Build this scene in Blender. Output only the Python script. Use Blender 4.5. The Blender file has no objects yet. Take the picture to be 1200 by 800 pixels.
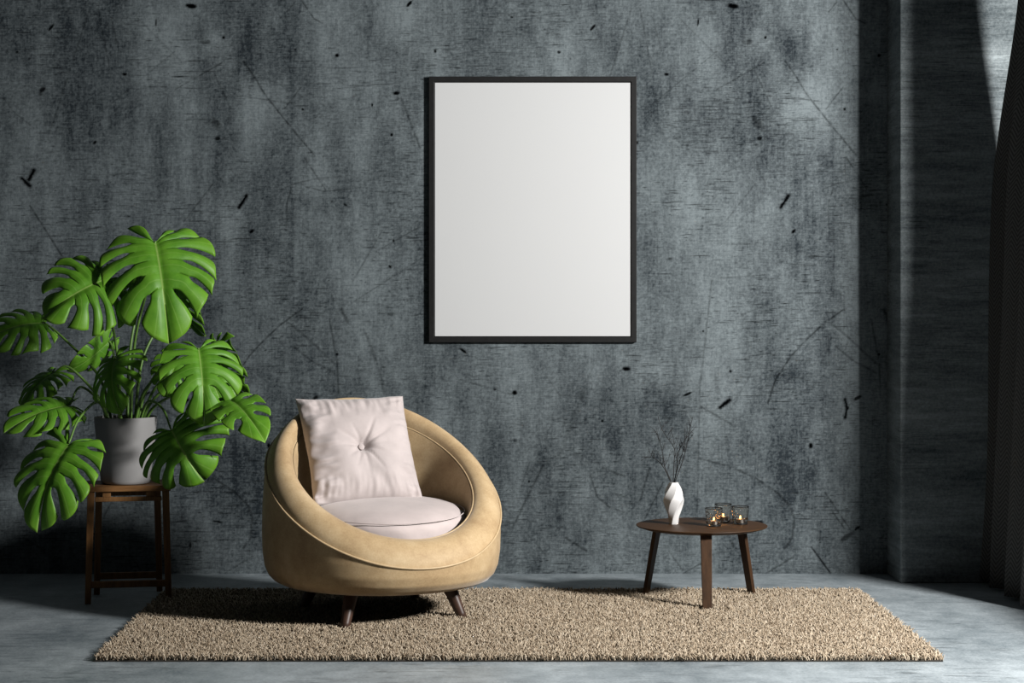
import bpy, bmesh, math, random
import numpy as np
from mathutils import Vector, Matrix, noise as mnoise
from math import sin, cos, pi, radians

random.seed(7)
rng = np.random.default_rng(7)
scene = bpy.context.scene
COL = scene.collection

# ------------------------------------------------------------------ camera
F, CX, HY, CAMZ = 2400.0, 567.0, 337.0, 1.25
cam_d = bpy.data.cameras.new('camera')
cam = bpy.data.objects.new('camera', cam_d); COL.objects.link(cam)
cam.location = (0, 0, CAMZ); cam.rotation_euler = (pi/2, 0, 0)
cam_d.sensor_width = 36.0; cam_d.lens = 36.0*F/1200
cam_d.shift_x = (600-CX)/1200.0
cam_d.shift_y = -(400-HY)/1200.0
cam_d.clip_end = 60
scene.camera = cam

def P(px, py, d):
    """the place in the room seen at photo point (px,py) at distance d"""
    return Vector(((px-CX)/F*d, d, CAMZ-(py-HY)/F*d))

# ------------------------------------------------------------------ helpers
def link(name, me, mat=None, parent=None, smooth=False):
    o = bpy.data.objects.new(name, me); COL.objects.link(o)
    if mat: me.materials.append(mat)
    if parent: o.parent = parent
    if smooth:
        for p in me.polygons: p.use_smooth = True
    return o
def mesh(name, vs, fs, mat=None, parent=None, smooth=False):
    me = bpy.data.meshes.new(name)
    me.from_pydata([tuple(v) for v in vs], [], [tuple(f) for f in fs]); me.update()
    return link(name, me, mat, parent, smooth)
def from_bm(name, bm, mat=None, parent=None, smooth=False):
    me = bpy.data.meshes.new(name); bm.to_mesh(me); bm.free()
    return link(name, me, mat, parent, smooth)
def thing(name, loc, label, cat, group=None):
    o = bpy.data.objects.new(name, None); COL.objects.link(o)
    o.location = loc; o.empty_display_size = .05
    return tag(o, label, cat, group)
def tag(o, label, cat, group=None):
    o['label'] = label; o['category'] = cat
    if group: o['group'] = group
    return o
def struct(o): o['kind'] = 'structure'; return o
def autosmooth(o, ang=35):
    me = o.data
    for p in me.polygons: p.use_smooth = True
    try: me.set_sharp_from_angle(angle=radians(ang))
    except Exception: pass
def bevel(o, w, seg=2, ang=30):
    m = o.modifiers.new('bevel', 'BEVEL'); m.width = w; m.segments = seg
    m.limit_method = 'ANGLE'; m.angle_limit = radians(ang); return o
def bm_box(bm, lo, hi, M=None):
    x0,y0,z0 = lo; x1,y1,z1 = hi
    vs = [bm.verts.new(M @ Vector(c) if M else c) for c in
          ((x0,y0,z0),(x1,y0,z0),(x1,y1,z0),(x0,y1,z0),(x0,y0,z1),(x1,y0,z1),(x1,y1,z1),(x0,y1,z1))]
    for f in ((3,2,1,0),(4,5,6,7),(0,1,5,4),(1,2,6,5),(2,3,7,6),(3,0,4,7)):
        bm.faces.new([vs[i] for i in f])
def box(name, lo, hi, mat, parent=None, bev=0):
    bm = bmesh.new(); bm_box(bm, lo, hi)
    o = from_bm(name, bm, mat, parent)
    if bev: bevel(o, bev)
    return o
def prism_leg(name, top, bot, wt, dt, wb, db, mat, parent, ang=0, bev=.002):
    """tapered rectangular leg from top to bottom"""
    c, s = cos(ang), sin(ang); vs = []
    for p, w, d in ((bot, wb, db), (top, wt, dt)):
        for sx, sy in ((-1,-1),(1,-1),(1,1),(-1,1)):
            x, y = sx*w/2, sy*d/2
            vs.append((p[0]+x*c-y*s, p[1]+x*s+y*c, p[2]))
    fs = [(3,2,1,0),(4,5,6,7),(0,1,5,4),(1,2,6,5),(2,3,7,6),(3,0,4,7)]
    o = mesh(name, vs, fs, mat, parent)
    if bev: bevel(o, bev)
    return o
def lathe(name, prof, mat, parent=None, n=64, rfun=None, loc=(0,0,0), closed=False):
    vs, fs = [], []
    for i,(r,z) in enumerate(prof):
        for k in range(n):
            a = 2*pi*k/n
            rr = rfun(r, z, a) if rfun else r
            vs.append((loc[0]+rr*cos(a), loc[1]+rr*sin(a), loc[2]+z))
    m = len(prof)
    for i in range(m if closed else m-1):
        j = (i+1) % m
        for k in range(n):
            k2 = (k+1) % n
            fs.append((i*n+k, i*n+k2, j*n+k2, j*n+k))
    if not closed:
        if prof[0][0] > 1e-6: fs.append(tuple(reversed(range(n))))
        if prof[-1][0] > 1e-6: fs.append(tuple((m-1)*n+k for k in range(n)))
    o = mesh(name, vs, fs, mat, parent)
    autosmooth(o, 40)
    return o
def tube_data(path, radii, n=8, closed=False):
    path = [Vector(p) for p in path]; m = len(path)
    vs, fs = [], []; N = None
    for i, p in enumerate(path):
        if closed: T = path[(i+1)%m]-path[i-1]
        else: T = path[min(i+1,m-1)]-path[max(i-1,0)]
        T.normalize()
        if N is None:
            N = T.orthogonal().normalized()
        else:
            N = (N - T*N.dot(T)).normalized()
        B = T.cross(N)
        r = radii[i] if hasattr(radii,'__len__') else radii
        for k in range(n):
            a = 2*pi*k/n
            vs.append(p + (N*cos(a)+B*sin(a))*r)
    for i in range(m if closed else m-1):
        j = (i+1)%m
        for k in range(n):
            fs.append((i*n+k, i*n+(k+1)%n, j*n+(k+1)%n, j*n+k))
    if not closed:
        fs.append(tuple(reversed(range(n)))); fs.append(tuple((m-1)*n+k for k in range(n)))
    return vs, fs
def tube(name, path, radii, mat, parent=None, n=8, closed=False):
    vs, fs = tube_data(path, radii, n, closed)
    return mesh(name, vs, fs, mat, parent, True)
def catmull(pts, n):
    pts = [Vector(p) for p in pts]
    q = [2*pts[0]-pts[1]]+pts+[2*pts[-1]-pts[-2]]
    out = []
    S = len(pts)-1
    for i in range(n+1):
        t = i/n*S; k = min(int(t), S-1); t -= k
        a,b,c,d = q[k],q[k+1],q[k+2],q[k+3]
        out.append(.5*((2*b)+(c-a)*t+(2*a-5*b+4*c-d)*t*t+(3*b-a-3*c+d)*t**3))
    return out

# ------------------------------------------------------------------ materials
def new_mat(name):
    m = bpy.data.materials.new(name); m.use_nodes = True
    nt = m.node_tree
    return m, nt, nt.nodes['Principled BSDF']
def N(nt, t, **kw):
    n = nt.nodes.new(t)
    for k, v in kw.items():
        if k.startswith('i_'): n.inputs[k[2:].replace('_',' ')].default_value = v
        else: setattr(n, k, v)
    return n
def ramp(nt, src, stops):
    r = nt.nodes.new('ShaderNodeValToRGB')
    el = r.color_ramp.elements
    while len(el) < len(stops): el.new(.5)
    for e, (p, c) in zip(el, stops):
        e.position = p; e.color = (*c, 1) if len(c) == 3 else c
    nt.links.new(src, r.inputs['Fac']); return r.outputs['Color']
def mathn(nt, op, a, b=None, c=None, clamp=False):
    n = nt.nodes.new('ShaderNodeMath'); n.operation = op; n.use_clamp = clamp
    for i, v in enumerate((a, b, c)):
        if v is None: continue
        if isinstance(v, (int, float)): n.inputs[i].default_value = v
        else: nt.links.new(v, n.inputs[i])
    return n.outputs[0]
def mixc(nt, fac, a, b, mode='MIX'):
    n = nt.nodes.new('ShaderNodeMix'); n.data_type = 'RGBA'; n.blend_type = mode
    for s, v in ((n.inputs[0], fac), (n.inputs[6], a), (n.inputs[7], b)):
        if isinstance(v, (int, float)): s.default_value = v
        elif isinstance(v, tuple): s.default_value = (*v, 1) if len(v) == 3 else v
        else: nt.links.new(v, s)
    return n.outputs[2]
def noise(nt, vec, scale, detail=4, rough=.55, out='Fac'):
    n = nt.nodes.new('ShaderNodeTexNoise')
    n.inputs['Scale'].default_value = scale; n.inputs['Detail'].default_value = detail
    n.inputs['Roughness'].default_value = rough
    if vec is not None: nt.links.new(vec, n.inputs['Vector'])
    return n.outputs[out]
def mapping(nt, vec, scale, loc=(0,0,0), rot=(0,0,0)):
    n = nt.nodes.new('ShaderNodeMapping')
    n.inputs['Scale'].default_value = scale; n.inputs['Location'].default_value = loc
    n.inputs['Rotation'].default_value = rot
    nt.links.new(vec, n.inputs['Vector']); return n.outputs[0]
def objvec(nt): return nt.nodes.new('ShaderNodeTexCoord').outputs['Object']
def bump(nt, bsdf, h, strength=.3, dist=.01):
    b = nt.nodes.new('ShaderNodeBump'); b.inputs['Strength'].default_value = strength
    b.inputs['Distance'].default_value = dist
    nt.links.new(h, b.inputs['Height']); nt.links.new(b.outputs[0], bsdf.inputs['Normal'])
def simple(name, col, rough=.5, metal=0, spec=.5, var=0, vscale=20, bumpk=0):
    m, nt, b = new_mat(name)
    b.inputs['Roughness'].default_value = rough; b.inputs['Metallic'].default_value = metal
    b.inputs['Specular IOR Level'].default_value = spec
    v = objvec(nt); n = noise(nt, v, vscale, 5)
    lo = tuple(c*(1-var) for c in col); hi = tuple(min(1, c*(1+var)) for c in col)
    nt.links.new(ramp(nt, n, ((.3, lo), (.7, hi))), b.inputs['Base Color'])
    if bumpk: bump(nt, b, n, bumpk, .002)
    return m

def concrete(name, dark, light, stretch, streak, use_marks=False, rough=.75, streak_amt=.55, seed=0, amp=1.0):
    """troweled concrete: cloudy patches, fine grain, thin trowel dashes"""
    m, nt, b = new_mat(name)
    v = objvec(nt)
    big = noise(nt, mapping(nt, v, stretch, (seed,seed,seed)), 1.0, 5, .6)
    mid = noise(nt, mapping(nt, v, tuple(s*5 for s in stretch), (seed+3,)*3), 1.0, 5, .7)
    fine = noise(nt, v, 95, 4, .7)
    sk = noise(nt, mapping(nt, v, streak, (seed+9,)*3), 1.0, 3, .65)
    patch = noise(nt, mapping(nt, v, (2.2,2.2,2.2), (seed+5,)*3), 1.0, 3, .6)
    s1 = mathn(nt, 'MULTIPLY', mathn(nt, 'SUBTRACT', big, .5), 1.25*amp)
    s2 = mathn(nt, 'MULTIPLY', mathn(nt, 'SUBTRACT', mid, .5), .9*amp)
    s3 = mathn(nt, 'MULTIPLY', mathn(nt, 'SUBTRACT', fine, .5), (.8 if use_marks else .9)*amp)
    f = mathn(nt, 'ADD', mathn(nt, 'ADD', mathn(nt, 'ADD', s1, s2), s3), .5)
    if use_marks:
        at = N(nt, 'ShaderNodeAttribute', attribute_name='wear')
        sep = nt.nodes.new('ShaderNodeSeparateColor'); nt.links.new(at.outputs['Color'], sep.inputs[0])
        f = mathn(nt, 'ADD', f, mathn(nt, 'MULTIPLY', mathn(nt, 'SUBTRACT', sep.outputs['Green'], .5), 1.12))
    col = ramp(nt, f, ((0.05, dark), (.5, tuple((a+c)/2*.96 for a, c in zip(dark, light))), (.95, light)))
    # thin dark dashes, in patches
    dash = ramp(nt, sk, ((.37, (1,1,1)), (.47, (0,0,0))))
    pm = ramp(nt, patch, ((.40, (.15,.15,.15)), (.62, (1,1,1))))
    dm = mathn(nt, 'MULTIPLY', mathn(nt, 'MULTIPLY', dash, pm), streak_amt)
    col = mixc(nt, dm, col, tuple(c*.25 for c in dark))
    if use_marks:
        col = mixc(nt, sep.outputs['Red'], col, tuple(c*.04 for c in dark))
        nt.links.new(mathn(nt, 'MULTIPLY', mathn(nt, 'SUBTRACT', 1.0, sep.outputs['Red'], clamp=True), .12), b.inputs['Specular IOR Level'])
    nt.links.new(col, b.inputs['Base Color'])
    b.inputs['Roughness'].default_value = rough
    b.inputs['Specular IOR Level'].default_value = .12 if not name.startswith('polished') else .4
    bump(nt, b, f, .15, .004)
    return m

M_wall = concrete('dark_concrete', (.016,.022,.027), (.176,.206,.217), (3.2,3.2,1.0), (22,22,330), True)
M_pil = concrete('pillar_concrete', (.040,.052,.058), (.27,.305,.315), (1.1,1.1,9), (9,9,160), False, seed=4)
M_side = concrete('side_concrete', (.025,.03,.035), (.07,.085,.09), (1.2,1.2,1.2), (14,14,240), False, seed=7)
M_floor = concrete('polished_concrete', (.10,.128,.145), (.45,.50,.525), (2.4,1.6,2.0), (7,38,5), False, rough=.42, streak_amt=.5, seed=2, amp=1.0)
M_ceil = simple('ceiling_paint', (.05,.055,.06), .9, var=.1)

M_frame = simple('black_stained_wood', (.008,.008,.008), .5, spec=.25, var=.3, vscale=60)
M_paper = simple('blank_paper', (.555,.56,.56), .7, var=.004, vscale=3)
M_black = simple('black_board', (.004,.004,.004), .8)
M_windowframe = simple('window_frame_metal', (.03,.03,.03), .4)

def leather():
    m, nt, b = new_mat('tan_suede_leather')
    v = objvec(nt)
    n1 = noise(nt, v, 7, 6, .65); n2 = noise(nt, v, 160, 3, .6)
    f = mathn(nt, 'ADD', mathn(nt,'MULTIPLY', n1, .75), mathn(nt,'MULTIPLY', n2, .25))
    nt.links.new(ramp(nt, f, ((.34, (.37,.245,.125)), (.5, (.495,.352,.192)), (.66, (.60,.452,.268)))), b.inputs['Base Color'])
    b.inputs['Roughness'].default_value = .62; b.inputs['Specular IOR Level'].default_value = .35
    b.inputs['Sheen Weight'].default_value = .25; b.inputs['Sheen Roughness'].default_value = .4
    bump(nt, b, n2, .25, .0015)
    return m
M_leather = leather()
M_piping = simple('tan_piping', (.54,.395,.225), .55, var=.1, vscale=40)
M_chairleg = simple('dark_walnut_leg', (.055,.028,.018), .4, var=.25, vscale=30)

def linen(name, c):
    m, nt, b = new_mat(name)
    v = objvec(nt)
    n1 = noise(nt, v, 9, 5, .6); n2 = noise(nt, mapping(nt, v, (500,500,120)), 1, 2)
    nt.links.new(ramp(nt, n1, ((.3, tuple(x*.88 for x in c)), (.7, tuple(min(1,x*1.06) for x in c)))), b.inputs['Base Color'])
    b.inputs['Roughness'].default_value = .85; b.inputs['Sheen Weight'].default_value = .3
    bump(nt, b, mathn(nt,'ADD', n1, mathn(nt,'MULTIPLY', n2, .2)), .5, .004)
    return m
M_linen = linen('blush_linen', (.51,.445,.43))
M_linen2 = linen('blush_linen_seat', (.57,.485,.465))

def wood(name, c1, c2, axis=(1,1,1), rough=.45, scale=1):
    m, nt, b = new_mat(name)
    v = objvec(nt)
    n = noise(nt, mapping(nt, v, tuple(a*scale for a in axis)), 1, 6, .6)
    n2 = noise(nt, mapping(nt, v, tuple(a*scale*5 for a in axis)), 1, 3, .6)
    f = mathn(nt,'ADD', mathn(nt,'MULTIPLY', n, .7), mathn(nt,'MULTIPLY', n2, .3))
    nt.links.new(ramp(nt, f, ((.35, c1), (.65, c2))), b.inputs['Base Color'])
    b.inputs['Roughness'].default_value = rough; b.inputs['Specular IOR Level'].default_value = .25
    bump(nt, b, n2, .15, .001)
    return m
M_table = wood('walnut_veneer', (.030,.014,.005), (.072,.033,.012), (4,60,4), .5)
M_tleg = wood('walnut_leg', (.028,.013,.005), (.058,.027,.011), (60,60,4), .5)
M_stool = wood('reddish_stool_wood', (.12,.056,.018), (.26,.128,.046), (50,50,5), .5)
M_stoolseat = wood('stool_seat_wood', (.13,.060,.020), (.28,.138,.050), (5,60,60), .5)

def leafmat():
    m, nt, b = new_mat('glossy_leaf')
    uv = N(nt, 'ShaderNodeAttribute', attribute_name='leafuv')
    sp = nt.nodes.new('ShaderNodeSeparateColor'); nt.links.new(uv.outputs['Color'], sp.inputs[0])
    u, t, mid = sp.outputs['Red'], sp.outputs['Green'], sp.outputs['Blue']
    v = objvec(nt)
    n1 = noise(nt, v, 14, 4, .6)
    base = ramp(nt, n1, ((.3, (.072,.22,.013)), (.7, (.14,.345,.028))))
    # young margin, a little paler
    base = mixc(nt, mathn(nt,'MULTIPLY', mathn(nt,'POWER', t, 6.0), .35), base, (.24,.46,.03))
    # side vein of each lobe
    du = mathn(nt, 'ABSOLUTE', mathn(nt,'SUBTRACT', u, .5))
    vein = mathn(nt, 'SUBTRACT', 1.0, mathn(nt,'MULTIPLY', du, 22.0), clamp=True)
    base = mixc(nt, mathn(nt,'MULTIPLY', vein, .40), base, (.25,.44,.09))
    mv = mathn(nt, 'SUBTRACT', 1.0, mathn(nt,'MULTIPLY', mid, 42.0), clamp=True)
    base = mixc(nt, mathn(nt,'MULTIPLY', mv, .75), base, (.36,.52,.14))
    nt.links.new(base, b.inputs['Base Color'])
    b.inputs['Roughness'].default_value = .46; b.inputs['Specular IOR Level'].default_value = .35
    tl = nt.nodes.new('ShaderNodeBsdfTranslucent')
    tc = mixc(nt, .6, base, (.25,.55,.03)); nt.links.new(tc, tl.inputs['Color'])
    mx = nt.nodes.new('ShaderNodeMixShader'); mx.inputs[0].default_value = .16
    nt.links.new(b.outputs[0], mx.inputs[1]); nt.links.new(tl.outputs[0], mx.inputs[2])
    out = nt.nodes['Material Output']; nt.links.new(mx.outputs[0], out.inputs[0])
    bump(nt, b, mathn(nt,'ADD', mathn(nt,'MULTIPLY', vein, -.4), n1), .3, .002)
    return m
M_leaf = leafmat()
M_stem = simple('leaf_stalk', (.10,.20,.035), .45, var=.35, vscale=12)
M_soil = simple('potting_soil', (.02,.014,.01), .95, var=.5, vscale=80, bumpk=1)
M_pot = simple('matte_grey_ceramic', (.255,.25,.247), .6, var=.04, vscale=12)
M_ceramic = simple('white_ceramic', (.62,.61,.60), .4, var=.02)
M_twig = simple('black_twig', (.012,.012,.012), .8, var=.3, vscale=60)
M_wire = simple('blackened_rim', (.015,.013,.012), .35, metal=.8)
M_cup = simple('tealight_tin', (.55,.54,.52), .3, metal=1)
M_wax = simple('candle_wax', (.85,.80,.70), .5)
M_wick = simple('candle_wick', (.02,.02,.02), .9)

def glassmat():
    m, nt, b = new_mat('hammered_glass')
    b.inputs['Transmission Weight'].default_value = 1.0
    b.inputs['Roughness'].default_value = .03; b.inputs['IOR'].default_value = 1.25
    b.inputs['Base Color'].default_value = (1,.97,.93,1)
    v = objvec(nt)
    vo = nt.nodes.new('ShaderNodeTexVoronoi'); vo.inputs['Scale'].default_value = 95
    nt.links.new(v, vo.inputs['Vector'])
    bump(nt, b, vo.outputs['Distance'], .9, .004)
    return m
M_glass = glassmat()
def flamemat():
    m, nt, b = new_mat('candle_flame')
    e = nt.nodes.new('ShaderNodeEmission'); e.inputs['Color'].default_value = (1,.42,.11,1)
    e.inputs['Strength'].default_value = 13
    nt.links.new(e.outputs[0], nt.nodes['Material Output'].inputs[0])
    return m
M_flame = flamemat()

def pilemat():
    m, nt, b = new_mat('beige_yarn')
    at = N(nt, 'ShaderNodeAttribute', attribute_name='yarn')
    sp = nt.nodes.new('ShaderNodeSeparateColor'); nt.links.new(at.outputs['Color'], sp.inputs[0])
    c = ramp(nt, sp.outputs['Red'], ((0, (.13,.09,.052)), (.35, (.30,.225,.15)), (.7, (.45,.365,.26)), (1, (.60,.51,.395))))
    nt.links.new(c, b.inputs['Base Color']); b.inputs['Roughness'].default_value = .9
    b.inputs['Sheen Weight'].default_value = .1
    return m
M_pile = pilemat()
M_backing = simple('rug_backing', (.035,.03,.024), .95, var=.3)

def curtainmat():
    m, nt, b = new_mat('charcoal_herringbone')
    uv = nt.nodes.new('ShaderNodeUVMap').outputs[0]
    sx = nt.nodes.new('ShaderNodeSeparateXYZ'); nt.links.new(uv, sx.inputs[0])
    # uv in metres of cloth; 5 cm wide zigzag
    tri = mathn(nt,'PINGPONG', sx.outputs[0], .03)
    ph = mathn(nt,'ADD', mathn(nt,'MULTIPLY', sx.outputs[1], 52.0), mathn(nt,'MULTIPLY', tri, 70.0))
    w = mathn(nt,'PINGPONG', ph, .5)
    nt.links.new(ramp(nt, w, ((.12, (.03,.03,.029)), (.38, (.085,.085,.082)))), b.inputs['Base Color'])
    b.inputs['Roughness'].default_value = .9
    bump(nt, b, w, .4, .003)
    return m
M_curtain = curtainmat()
M_rod = simple('black_rod', (.02,.02,.02), .35, metal=.9)

# ------------------------------------------------------------------ room
YW, XR, XL, ZC = 8.955, 2.45, -3.6, 3.2
# wall marks, in photo-sized units on the wall plane; the plaster print repeats every 635 units
TILE = 635.0
pits = [ # cx, cy, rx, ry, angle, dark
 (859,7,6.5,3,8,.95),(818,26,1,4.5,5,.9),(876,49,6,3,0,.55),(871,43,3,2,30,.3),(897,44,1.8,1.8,0,.9),(781,87,2.8,1.8,0,.9),
 (889,146,8,5,35,.55),(884,140,3,3,0,.5),(890,162,3,2.6,0,.8),(898,162,3,2.5,0,.35),(930,271,3.2,1.8,-40,.95),
 (395,65,2.3,2.1,0,.95),(480,4,5,2,-50,.9),(465,109,4.5,2.2,-8,.75),(466,116,3,1.5,-20,.5),(459,158,1.7,2,0,1),
 (355,128,1.7,1.5,0,.9),(346,58,1.2,1,0,.8),(461,282,1.4,1.8,0,.9),(457,312,2.6,1.5,50,.9),(60,32,5,1.6,-50,.85),
 (50,105,5.5,3,-40,.8),(48,110,3,2,0,.5),(20,61,2,1.6,0,.8),(111,167,2.6,1.6,-45,.85),(34,69,1.5,1,0,.6),
 (734,432,4.6,2.4,0,.9),(603,460,3,2.8,0,.95),(580,456,1.8,1.3,0,.85),(543,411,5,1.8,35,.9),(806,461.5,6.5,1.4,-24,.9),
 (706,493,1.4,1.4,0,1),(686,491,2,1,-20,.5),(604,516,2.5,2,30,.5),(620,564,1.3,1.3,0,1),(950,522,2.4,3.3,0,.9),
 (824,388,1.3,1.2,0,.9),(856,435,1.5,1.5,0,.95),(858,639,1.6,4.5,0,.65),(858,639,4,7,0,.2),(992,629,9,3,-35,.6),(1004,619,5,1.8,-35,.8),
 (370,466,5,2,-30,.8),(395,415,1.6,1.5,0,.9),(449,430,2.5,1,0,.7),(1005,466,5,1.6,-30,.7),(459,368,5,2,0,.4),
 (785,303,3,1.4,10,.6),(1071,123,1,2,0,1),(600,20,2,1.5,0,.8),(510,60,1.5,2.2,0,.7),(1040,240,2.5,1.3,30,.8),
 (890,611,6,1.3,8,.8)]
strokes = [ # points, half width, dark
 ([(280,243),(289,229)],2.0,.97),([(844,477),(855,468.5)],2.3,.97),([(39.7,200),(34,210)],2.6,.95),([(26,209),(35,218)],2.2,.95),
 ([(990,468),(993,478),(990,489)],2.0,.92),([(400,362),(407,376)],2.0,.55),
 ([(285.6,72),(298,90),(310,110),(326.5,131),(345,154),(368.5,182)],.9,.62),([(353,102),(333,128)],.7,.5),([(281,112),(345,122)],.6,.45),
 ([(840,105),(895,73.6)],.7,.5),([(885,84),(906,128.5)],.7,.45),([(353,0),(368,22),(378,27)],.8,.6),([(346,2),(336,14)],.7,.5),
 ([(470,114),(492,173)],1.1,.45),([(357,185),(382.6,224)],.8,.5),([(329,222),(343,216),(371,209),(400,207)],.7,.4),
 ([(341.6,220),(336,238),(336,266)],.8,.45),([(359,219),(380,224),(413,221)],.7,.5),([(495,264),(441,294.5)],.7,.45),
 ([(448,270),(413,330)],.8,.35),([(496,301.5),(415,353)],.7,.38),([(252,189),(255,203),(262,214)],.8,.35),
 ([(354,362),(329,380),(308,400),(292,417),(274,444),(265,472)],1.0,.6),([(338,378),(357,393),(392,426)],1.3,.38),
 ([(345,406),(364,422),(392,437)],1.1,.42),([(386,374),(395,423),(397,465)],1.1,.45),([(427,386),(443,428),(451,463)],1.6,.38),
 ([(35,241),(55,272),(72,299),(92,320)],.9,.6),([(692,558),(700,582),(714,594),(731,600)],1.0,.5),([(706,548),(732,558)],1.2,.45),
 ([(721,579),(742,585)],.9,.4),([(761,549),(750,586)],1.1,.45),([(777,565),(756,607)],.9,.45),([(637,544),(600,619)],1.2,.45),
 ([(621,540),(611,570)],.9,.4),([(663,630),(687,645)],1.3,.5),
 ([(818.5,537),(857,547),(887,561),(911,577),(926,593),(931,608),(928,631),(920,642)],1.2,.5),
 ([(967,577),(996,620)],.9,.6),([(976,600),(993,624)],.8,.5),([(951,641),(973,671)],1.0,.85),([(962,610),(960,640)],.9,.3),
 ([(930,652),(899,671)],1.0,.4),([(834,328),(820,458),(817,600)],.9,.35),([(864,371),(896,358)],.8,.4),([(843,326),(897,322)],.7,.35),
 ([(974,379),(1010,409)],1.1,.42),([(821,476),(845,490),(862,500)],1.1,.45),([(640,440),(655,462),(720,470)],.8,.3),
 ([(690,445),(655,535)],2.2,.28),([(852,520),(838,440)],2.0,.2),([(905,395),(842,505)],.8,.2),([(765,560),(790,620)],.8,.3),
 ([(540,445),(600,462)],.7,.45),([(795,20),(850,75)],.7,.3),([(750,10),(765,90)],.7,.35),([(205,60),(120,130)],.6,.35),
 ([(105,10),(60,150)],.9,.3),([(130,20),(140,60)],.7,.35),([(780,640),(800,668)],.7,.5),([(800,672),(830,655)],.7,.5),([(660,500),(700,420)],.7,.2),
 ([(0,110),(15,130),(40,150)],.7,.35),([(215,260),(250,215)],.7,.4),([(110,260),(90,240)],.6,.35),([(560,560),(640,650)],.8,.3)]
blobs = [ # cx, cy, sx, sy, amount
 (190,48,24,40,.26),(303,125,26,28,.30),(250,50,14,14,.2),(288,52,14,26,-.26),(430,300,26,55,.16),(262,260,25,30,.14),(398,318,22,25,.16),
 (425,30,14,28,-.2),(470,20,22,22,.18),(395,107,16,12,.2),(110,60,60,50,-.18),(110,130,55,40,-.2),(62,90,20,40,.05),(305,290,26,30,-.2),(340,195,30,25,-.10),
 (375,240,30,12,-.16),(35,150,12,60,.14),(300,75,12,20,-.18),(20,300,20,60,-.12),(150,240,40,40,.1),(170,540,20,60,-.1),(680,450,25,35,-.12),
 (735,320,20,60,.1),(770,430,22,20,.24),(775,475,25,20,-.22),(920,440,20,12,-.22),(925,540,40,55,-.16),(600,555,35,45,-.08),(895,510,14,30,.14),
 (850,560,50,40,-.05),(960,580,30,60,-.14),(660,610,60,30,-.05),(560,600,60,40,.05),(790,545,14,20,.15),(985,120,25,60,-.08),(820,230,50,60,.05)]
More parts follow.
